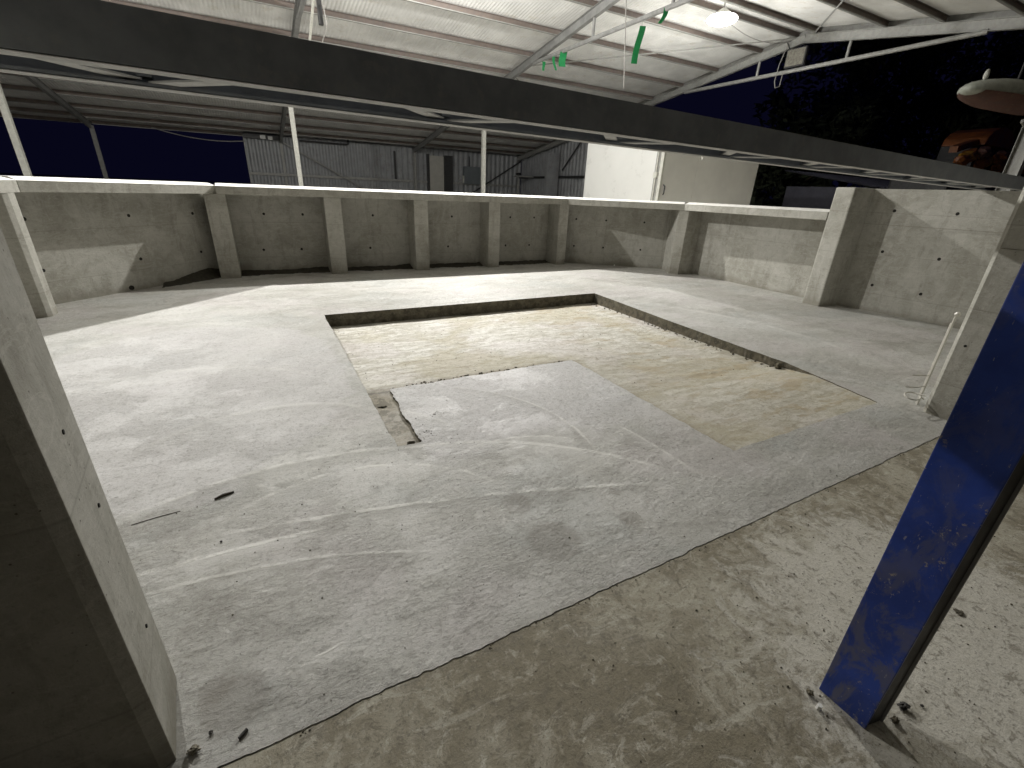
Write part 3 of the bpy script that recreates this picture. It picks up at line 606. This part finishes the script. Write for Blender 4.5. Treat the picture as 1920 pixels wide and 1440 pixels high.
lamp(2, LAMPS[2], 'glaring white lamp hung under the shed ridge at the top right')

# unlit floodlight on the gable truss
fl = thing('floodlight', (17.6, 12.0, 6.45), 'square unlit floodlight with cloudy glass hanging below the gable ridge', 'floodlight')
MB().box((17.56, 11.72, 6.05), (17.70, 12.42, 6.60)).build('housing', 'dark', fl, bevel=.01)
MB().box((17.545, 11.75, 6.08), (17.559, 12.39, 6.57)).build('glass', 'glass', fl)
MB().bar((17.63, 12.36, 6.58), (17.63, 12.55, 6.86), .03, .03).build('bracket', 'dark', fl)
MB().tube([(17.6, 12.5, 6.75), (17.56, 12.62, 6.2), (17.56, 12.66, 5.7), (17.56, 12.58, 5.48), (17.56, 12.42, 5.5), (17.56, 12.4, 5.95)], .015, 6).build('cable', 'cable', fl)
# wire rod, sagging cables
tag(MB().tube([(9.0, 11.2, 6.72), (9.0, 10.8, 4.2)], .014, 6).build('hanging_rod', 'cable', base=(9.0, 11.0, 6.7)), 'thin grey rod hanging down from the white roof beside the largest green strip', 'rod')
pts = [(13.7 + 3.9 * t, 12.3 + .1 * t, 6.95 - 1.1 * t * (1 - t) * 1.1 - .1 * t) for t in [k / 14 for k in range(15)]]
tag(MB().tube(pts, .013, 6).build('cable', 'cable', base=pts[0]), 'thin cable sagging from the glaring lamp to the gable truss', 'cable')
pts = [(-4.0 + 4.2 * t, BW - .2, 3.93 - .9 * t * (1 - t) - .3 * t) for t in [k / 14 for k in range(15)]]
tag(MB().tube(pts, .025, 6).build('cable', 'cable', base=pts[0]), 'thin cable sagging under the eave against the night sky at the left', 'cable')
# hanging bracket
hb = thing('hanging_bracket', (2.1, 14, 5.1), 'dark upright bar on a white bracket hanging from the roof above the dark beam', 'bracket')
MB().box((2.08, 13.95, 5.12), (2.18, 14.08, 6.0)).build('bar', 'dark', hb)
MB().bar((2.06, 14.1, 5.75), (2.02, 15.9, 4.95), .05, .06).build('arm', 'pale', hb)
MB().tube([(2.2, 13.9, 5.5), (2.24, 13.9, 5.1), (2.12, 14.3, 4.75)], .012, 6).build('cable', 'cable', hb)

# green tape strips
def tape(p0, p1, wd, label, seed, string=None):
    p0 = Vector(p0); p1 = Vector(p1); m = MB(); n = 8; vs = []
    for i in range(n + 1):
        t = i / n; c = p0.lerp(p1, t) + Vector((.02 * sin(t * 5 + seed), .03 * sin(t * 4 + seed * 2), 0)); w_ = wd * (1 - .35 * t * (seed % 2)) / 2
        for s_ in (-1, 1):
            for d in (0, .004): vs.append(c + Vector((s_ * w_ * .9, -s_ * w_ * .35 + d, 0)))
    for i in range(n):
        a = i * 4; b = a + 4; m_ = [(a, a + 2, b + 2, b), (a + 1, b + 1, b + 3, a + 3), (a, b, b + 1, a + 1), (a + 2, a + 3, b + 3, b + 2)]
        m.f += m_
    m.v = [tuple(v) for v in vs]; m.f += [(0, 1, 3, 2), (n * 4, n * 4 + 2, n * 4 + 3, n * 4 + 1)]
    o = m.build('tape_strip', 'green', base=p0); tag(o, label, 'tape', 'green tape strips hanging from the roof truss')
    if string: MB().tube([string, tuple(p0 + Vector((0, .002, 0)))], .006, 5).build('string', 'cable', o)
tape((9.9, 16.4, 5.90), (9.9, 16.4, 5.62), .12, 'smallest green tape strip, leftmost on the truss tie', 1)
tape((9.9, 15.75, 5.95), (9.9, 15.6, 5.50), .10, 'narrow green tape strip between the smallest and the broad one', 3)
tape((9.9, 15.2, 5.95), (9.85, 15.1, 5.52), .24, 'broad short green tape strip just right of two narrow ones', 2)
tape((9.80, 11.32, 5.76), (9.72, 11.35, 4.93), .17, 'longest green tape strip hanging alone over the white roof', 2, (9.88, 11.42, 5.92))
tape((9.9, 10.6, 5.98), (9.85, 10.68, 5.68), .14, 'short green tape strip uppermost near the top edge by the lamp', 5)

# ================================================================== box container
bx = thing('box_body', (14, 13.6, 0), 'large white and beige panelled box standing behind the right of the tank wall', 'container')
CX, CY, CX2, CY2, CZ = 11.62, 11.62, 16.33, 15.65, 3.62
MB().box((CX, CY + .06, .15), (CX2, CY2, CZ)).build('body', 'white', bx, bevel=.01)
MB().box((CX + .06, CY + .005, .15), (CX + 1.55, CY + .056, CZ - .02)).build('front_panel', 'beige', bx)
MB().box((CX + 1.56, CY + .005, .15), (CX2 - .02, CY + .056, CZ - .02)).build('front_panel', 'beige', bx)
MB().box((CX - .02, CY - .02, .15), (CX + .055, CY + .10, CZ + .01)).build('corner_post', 'pale', bx)
MB().box((CX - .02, CY + .105, .15), (CX - .003, CY + .30, CZ)).build('side_trim', 'steel', bx)
MB().tube([(CX - .045, CY + .20, .3), (CX - .045, CY + .20, CZ - .1)], .022, 8).build('lock_rod', 'pale', bx)
MB().box((CX - .09, CY + .12, 2.20), (CX - .022, CY + .28, 2.36)).build('rod_bracket', 'pale', bx)
MB().tube([(CX + .16, CY - .04, 1.7), (CX + .16, CY - .07, 1.75), (CX + .16, CY - .07, 1.95), (CX + .16, CY - .01, 2.0)], .02, 8).build('handle', 'black', bx)
MB().tube([(CX + 1.65, CY - .02, 2.95), (CX + 1.65, CY - .05, 2.82)], .018, 8).build('hook', 'pale', bx)

# ================================================================== fittings on the far wall
eb = thing('meter_box', (13.9, BW - .25, 2), 'grey square switch box on the shed back wall right of the door', 'switch box')
MB().box((13.4, BW - .36, 1.98), (14.6, BW - .06, 3.1)).build('case', mat_plain('grey enclosure', (.17, .19, .2), .5, 0, .1), eb, bevel=.02)
MB().tube([(13.85, BW - .15, 3.1), (13.85, BW - .15, 3.75)], .04, 6).build('conduit', 'dark', eb)
MB().box((13.33, BW - .33, 2.05), (13.395, BW - .1, 2.5)).build('latch', 'pale', eb)
tl = thing('twin_fitting', (1.3, BW - .45, 3.85), 'pair of small white fittings under the eave at the left end of the back wall', 'fitting')
MB().box((.95, BW - .46, 3.80), (1.22, BW - .33, 3.98)).build('plate', 'white', tl)
MB().box((1.34, BW - .46, 3.78), (1.58, BW - .33, 3.95)).build('plate', 'white', tl)
st = thing('wash_stand', (17.2, 30.5, 0), 'small shelf on a thin leg in the far corner of the shed', 'stand')
MB().box((16.6, 30.3, 2.58), (18.0, 30.8, 2.66)).build('shelf', 'steel', st)
MB().tube([(16.85, 30.5, 0), (16.85, 30.5, 2.58)], .045, 8).build('leg', 'steel', st)
MB().blob((16.85, 30.5, 2.76), .16, 2, 2, (1.3, 1, .6), .2).build('basin', 'black', st)

# ================================================================== outside, right
gp = thing('grey_post', (17.75, 5.25, 0), 'pale grey upright column at the right edge above the beam end', 'post')
m = MB(); ibeam(m, (17.75, 5.25, 0), (17.75, 5.25, 5.7), .25, .30, (0, 1, 0)); m.build('shaft', 'steel', gp)
# hull hung from the column
hl = thing('small_hull', (15.5, 5.3, 3.9), 'faded red upturned boat hull with a pale rounded rim, hanging at the right edge', 'boat')
def hull_ring(u, k, n=16):     # u 0..1 along length, returns ring
    x = 13.55 + 3.8 * u; wdt = .62 * (1 - (1 - min(u, .62) / .62) ** 2.2) ** .6 * (1 if u < .62 else 1); h = .30 * (1 - (1 - min(u, .6) / .6) ** 2) ** .5
    return [(x, 5.25 + wdt * cos(a) * k, 3.97 + .14 * u + max(-.26, h * sin(a) * k * (1 if sin(a) > 0 else .85))) for a in [2 * pi * i / n for i in range(n)]]
m = MB(); us = [0.004, .02, .05, .1, .18, .28, .4, .55, .75, 1]; n = 16
for u in us: m.v += hull_ring(u, 1)
for a in range(len(us) - 1):
    for k in range(n): m.f.append((a * n + k, a * n + (k + 1) % n, (a + 1) * n + (k + 1) % n, (a + 1) * n + k))
m.f += [tuple(range(n))[::-1], tuple(range((len(us) - 1) * n, len(us) * n))]
m.build('hull', 'rim', hl, smooth=True)
m = MB(); vs = []
us2 = [.06, .1, .18, .28, .4, .55, .75, 1]
for u in us2:
    r = hull_ring(u, 1.02); m.v += [r[i] for i in range(9, 16)]
for a in range(len(us2) - 1):
    for k in range(6): m.f.append((a * 7 + k, a * 7 + k + 1, (a + 1) * 7 + k + 1, (a + 1) * 7 + k))
m.build('hull_bottom', 'hull', hl, smooth=True)
MB().blob((14.15, 5.25, 4.27), .075, 1, 2, (.8, .6, 1.5), .15).build('bow_fitting', 'pale', hl)
MB().tube([(15.8, 5.25, 4.3), (15.8, 5.25, 5.95)], .02, 6).build('strap', 'dark', hl)
MB().bar((17.0, 5.25, 3.7), (17.65, 5.25, 3.55), .06, .08).build('bracket', 'steel', hl)
# orange machine beyond
om = thing('orange_machine', (27, 9, 0), 'orange farm machine with a rounded hood and low boom beyond the tank at the right', 'machine')
MB().prism([(23.5, 8.6), (31, 8.6), (31, 10.6), (23.5, 10.6)], .6, 3.15).build('chassis', 'dark', om, bevel=.1)
m = MB(); pts = []
for i in range(9):
    a = pi * i / 8; pts.append((27.3 - 1.45 * cos(a), 4.05 + .72 * sin(a)))
m.poly([(x, 8.8, z) for x, z in pts] + [(x, 10.2, z) for x, z in pts], [tuple(range(9)), tuple(range(9, 18))[::-1]] + [(i, (i + 1) % 9, (i + 1) % 9 + 9, i + 9) for i in range(9)])
m.build('hood', 'orange', om, bevel=.04)
MB().bar((26.2, 9.2, 4.2), (23.9, 9.0, 3.75), .25, .22).build('boom', 'orange', om)
MB().box((25.9, 9.0, 3.15), (28.9, 10.2, 4.045)).build('cab', 'black', om)
for i in range(14):
    x = 23.6 + i * .52; MB().blob((x, 8.5 + .1 * (i % 3), 3.35 + .12 * ((i * 5) % 4)), .30, i, 2, (1.5, .7, .6 + .1 * (i % 3)), .5).build('cover_panel', ('orange', 'amber', 'orange', 'hull')[i % 4], om)
for x in (24.8, 29.4):
    m = MB(); N = 22; c = (x, 8.4, .75)
    m.v = [(x + r * cos(2 * pi * k / N), y, .75 + r * sin(2 * pi * k / N)) for y, r in ((8.2, .6), (8.2, .75), (8.58, .75), (8.58, .6)) for k in range(N)]
    for a in range(3):
        for k in range(N): m.f.append((a * N + k, a * N + (k + 1) % N, (a + 1) * N + (k + 1) % N, (a + 1) * N + k))
    m.f += [tuple(range(N)), tuple(range(3 * N, 4 * N))]; m.build('wheel', 'black', om)
# low dark shed behind
ls = thing('low_shed', (29, 12.5, 0), 'low outbuilding with a dark ribbed roof showing just above the tall right wall', 'shed')
MB().box((23.6, 11.4, 0), (37, 15, 2.38)).build('wall', 'slate', ls)
m = corrug(23.3, 37.4, .3, .03, lambda A: [[(u, 11.0, 2.40 + h) for u, h in A], [(u, 15.2, 3.1 + h) for u, h in A]], True); m.build('roof', 'slate', ls)
tag(MB().tube([(26.7, 10.0, 0), (26.72, 10.0, 2.9)], .035, 6).build('thin_stake', 'pale', base=(26.7, 10, 0)), 'thin pale stake standing in front of the low dark roof', 'stake')
# trees
def tree(x, y, h, r, seed, label, n=3000):
    rnd = random.Random(seed); t = thing('tree', (x, y, 0), label, 'tree', 'dark trees beyond the shed at the right')
    tr = MB().tube([(x, y, 0), (x + .1, y, h * .3), (x - .1, y + .1, h * .6), (x, y, h * .85)], [.32, .25, .16, .05], 8)
    for k in range(7):
        a = rnd.uniform(0, 6.28); z0 = h * rnd.uniform(.25, .6); L = r * rnd.uniform(.5, .85)
        tr.tube([(x, y, z0), (x + L * .5 * cos(a), y + L * .5 * sin(a), z0 + L * .3), (x + L * cos(a), y + L * sin(a), z0 + L * .8)], [.12, .07, .02], 5)
    tr.build('trunk', 'bark', t)
    cl = [(x + rnd.gauss(0, r * .42), y + rnd.gauss(0, r * .42), h * .22 + (h * .78) * rnd.random() ** .85, r * rnd.uniform(.22, .42)) for _ in range(34)]
    m = MB()
    for i in range(n):
        cx, cy, cz, cr = cl[i % len(cl)]
        d = Vector((rnd.gauss(0, 1), rnd.gauss(0, 1), rnd.gauss(0, .8))).normalized() * cr * rnd.uniform(.6, 1.05); c = Vector((cx, cy, cz)) + d
        u = Vector((rnd.gauss(0, 1), rnd.gauss(0, 1), rnd.gauss(0, 1))).normalized(); v = u.orthogonal().normalized(); s_ = rnd.uniform(.16, .38)
        m.poly([c - u * s_, c + v * s_ * .5, c + u * s_, c - v * s_ * .5], [(0, 1, 2, 3)])
    m.build('crown', 'leaf', t)
tree(31, 20.0, 8, 3.4, 1, 'bushy tree lowest and furthest left beyond the white box', 5200)
tree(37, 19.5, 14, 4.6, 2, 'broad tree second from the left behind the gable truss', 6500)
tree(46, 21.5, 19, 6.0, 3, 'tall wide tree third from the left, behind the orange machine', 8000)
tree(53, 17.5, 20, 6.0, 4, 'tallest tree furthest right, behind the hanging hull', 8000)
tree(43, 14.5, 9, 4.2, 5, 'low dense tree in front of the tall ones, just over the beam', 6500)

# ================================================================== debris on the floor
def debris(name, c, r, mat, label, cat, seed=1, sq=(1, 1, .7), k=.4, sub=2, group=None):
    r = r * .45; c = (c[0], c[1], c[2] * .6 if c[2] > 0 else c[2])
    o = MB().blob((c[0], c[1], c[2]), r, seed, sub, sq, k).build(name, mat, base=(c[0], c[1], c[2] - r * sq[2])); return tag(o, label, cat, group)
o = MB().tube([(-.43, 2.475, .008), (-.39, 2.492, .010), (-.34, 2.505, .008)], [.005, .0085, .005], 8).build('twig', 'stick', base=(-.39, 2.49, .01)); tag(o, 'short thick dark stick lying on the new slab at the left', 'stick')
o = MB().tube([(-.78, 2.42, .004), (-.68, 2.435, .005), (-.58, 2.443, .004)], .0018, 6).build('twig', 'stick', base=(-.68, 2.43, 0)); tag(o, 'long thin dark twig lying left of the thick stick', 'stick')
debris('pebble', (-.384, 2.10, .012), .012, 'darkstone', 'small dark pebble lying alone below the thick stick', 'pebble', 2)
o = MB().tube([(-.295, 1.112, .008), (-.273, 1.13, .008)], [.005, .006], 8).build('pebble', 'darkstone', base=(-.28, 1.12, 0)); tag(o, 'small dark elongated pebble near the bottom left corner of the slab', 'pebble')
debris('mortar_lump', (-.415, 1.135, .02), .026, 'stone', 'crumbled pale mortar lump at the foot of the left wall end', 'lump', 4, (1.4, 1, .8), .9, 3)
debris('mortar_lump', (-.372, 1.17, .015), .014, 'darkstone', 'little dark lump beside the pale mortar at the left wall end', 'lump', 5)
debris('stone', (1.472, .372, .018), .022, 'mud', 'rough brown stone touching the left side of the blue post foot', 'stone', 6, (1, 1, .8), .7, 3)
o = MB().tube([(1.452, .330, .0), (1.450, .328, .022)], .0085, 6).build('bolt_head', 'white', base=(1.45, .33, 0)); tag(o, 'small white bolt standing on the ground by the blue post', 'bolt')
debris('rubble', (1.722, .195, .02), .030, 'darkstone', 'largest dark rubble lump to the right of the blue post foot', 'rubble', 7, (1.3, .9, .8), .8, 3)
debris('rubble', (1.645, .185, .015), .022, 'mud', 'brown rubble lump tucked against the blue post foot', 'rubble', 8, (1.1, .9, .8), .8, 3)
debris('rubble', (1.79, .165, .010), .012, 'darkstone', 'small dark rubble chip right of the largest lump', 'rubble', 9)
debris('rubble', (2.42, .275, .008), .03, 'mud', 'flat brown rubble patch out to the right of the post', 'rubble', 10, (1.2, 1, .3), .9, 3)
debris('mud_clump', (4.80, 2.62, -.04), .085, 'mud', 'dark crumbly mud clump at the end of the recess edge', 'mud', 11, (1.1, 1.0, .75), .5, 3)
debris('mud_clump', (.70, 2.64, -.01), .035, 'mud', 'dark mud clump at the near end of the narrow slot', 'mud', 12, (1.6, .7, .6), .9, 3)
debris('mud_clump', (.79, 2.70, -.005), .028, 'mud', 'mud clump on the right lip of the narrow slot', 'mud', 13, (.8, 1.8, .5), .9, 3)
debris('mud_clump', (.66, 3.28, -.02), .045, 'mud', 'larger mud clump across the far end of the narrow slot', 'mud', 14, (1.6, .8, .5), .9, 3)
debris('hole_light', (7.62, 8.72, .06), .045, 'white', 'tiny white blob for a plug at the foot of the slanting back wall', 'light spot', 15, (1, .8, .8), .1)  # white blob standing in for light shining through a small drain hole
debris('concrete_chip', (4.35, 6.2, -.14), .045, 'stone', 'pale chip in the far right corner of the recess', 'chip', 16, (1, .7, .8), .6)
# uncountable grit
m = MB(); rnd = random.Random(3)
def pebbles(cx, cy, sx, sy, n, r0, r1, zf=lambda x, y: SZ):
    for _ in range(n):
        x = rnd.gauss(cx, sx); y = rnd.gauss(cy, sy); r = rnd.uniform(r0, r1) * rnd.uniform(.5, 1); z = zf(x, y)
        m.blob((x, y, z + r * .4), r, rnd.random() * 50, 1, (1, rnd.uniform(.6, 1), .7), .4)
pebbles(1.0, 2.97, .09, .02, 14, .002, .0065); pebbles(.84, 2.68, .06, .06, 18, .002, .007); pebbles(.9, 2.5, .15, .06, 10, .002, .004)
pebbles(.5, 2.5, .25, .25, 30, .002, .006); pebbles(1.0, 2.0, 1.0, .6, 60, .002, .005); pebbles(-.2, 1.9, .6, .6, 60, .002, .006)
pebbles(2.0, .45, .7, .3, 170, .002, .006, lambda x, y: 0 if y < 1.03 else SZ); pebbles(1.0, .6, .9, .25, 130, .0015, .004, lambda x, y: 0 if y < 1.03 else SZ)
for _ in range(260):
    x = rnd.uniform(.65, 4.9); y = rnd.uniform(2.7, 6.2)
    if y < 3.65 and x < 2.75: continue
    r = rnd.uniform(.002, .007); m.blob((x, y, rz(x, y) + r * .3), r, rnd.random() * 50, 1, (1, .8, .7), .4)
for _ in range(70):      # crumbs along the recess edges
    y = rnd.uniform(2.7, 6.2); x = lerp(4.87, 5.08, (y - 2.7) / 3.5) - rnd.uniform(.02, .09); r = rnd.uniform(.006, .018); m.blob((x, y, rz(x, y) + r * .3), r, rnd.random() * 50, 1, (1, .8, .7), .4)
for _ in range(60):
    x = rnd.uniform(.8, 2.7); y = 3.575 + rnd.uniform(0, .04); r = rnd.uniform(.005, .012); m.blob((x, y, rz(x, y) + r * .3), r, rnd.random() * 50, 1, (1, .8, .7), .4)
for _ in range(70):      # crumbs along the crack
    x = rnd.uniform(-.4, 4.4); y = jag(x) - rnd.uniform(.0, .03); r = rnd.uniform(.002, .005); m.blob((x, y, r * .4), r, rnd.random() * 50, 1, (1, .8, .7), .4)
tag(m.build('grit', 'mud'), 'scattered grit and crumbs on the concrete floor', 'grit', kind='stuff')

# soil heap at the left pier; the dark strip beyond stands in for foot shadow
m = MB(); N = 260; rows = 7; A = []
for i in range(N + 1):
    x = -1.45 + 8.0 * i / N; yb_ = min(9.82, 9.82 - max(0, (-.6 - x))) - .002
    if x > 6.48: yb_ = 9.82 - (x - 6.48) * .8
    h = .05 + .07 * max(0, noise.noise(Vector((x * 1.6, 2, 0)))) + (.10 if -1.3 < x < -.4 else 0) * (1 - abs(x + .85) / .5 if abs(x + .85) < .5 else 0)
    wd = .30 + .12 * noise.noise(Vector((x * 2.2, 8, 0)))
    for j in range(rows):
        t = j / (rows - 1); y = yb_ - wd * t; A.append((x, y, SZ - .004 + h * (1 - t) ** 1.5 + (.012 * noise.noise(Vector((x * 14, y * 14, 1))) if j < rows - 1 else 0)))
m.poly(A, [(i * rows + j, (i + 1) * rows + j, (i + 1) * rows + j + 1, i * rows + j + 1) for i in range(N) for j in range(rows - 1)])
tag(m.build('soil_shadow_strip', 'soil', smooth=True), 'soil heap by the left pier, drawn out dark as foot shadow along the back tank wall', 'soil', kind='stuff')
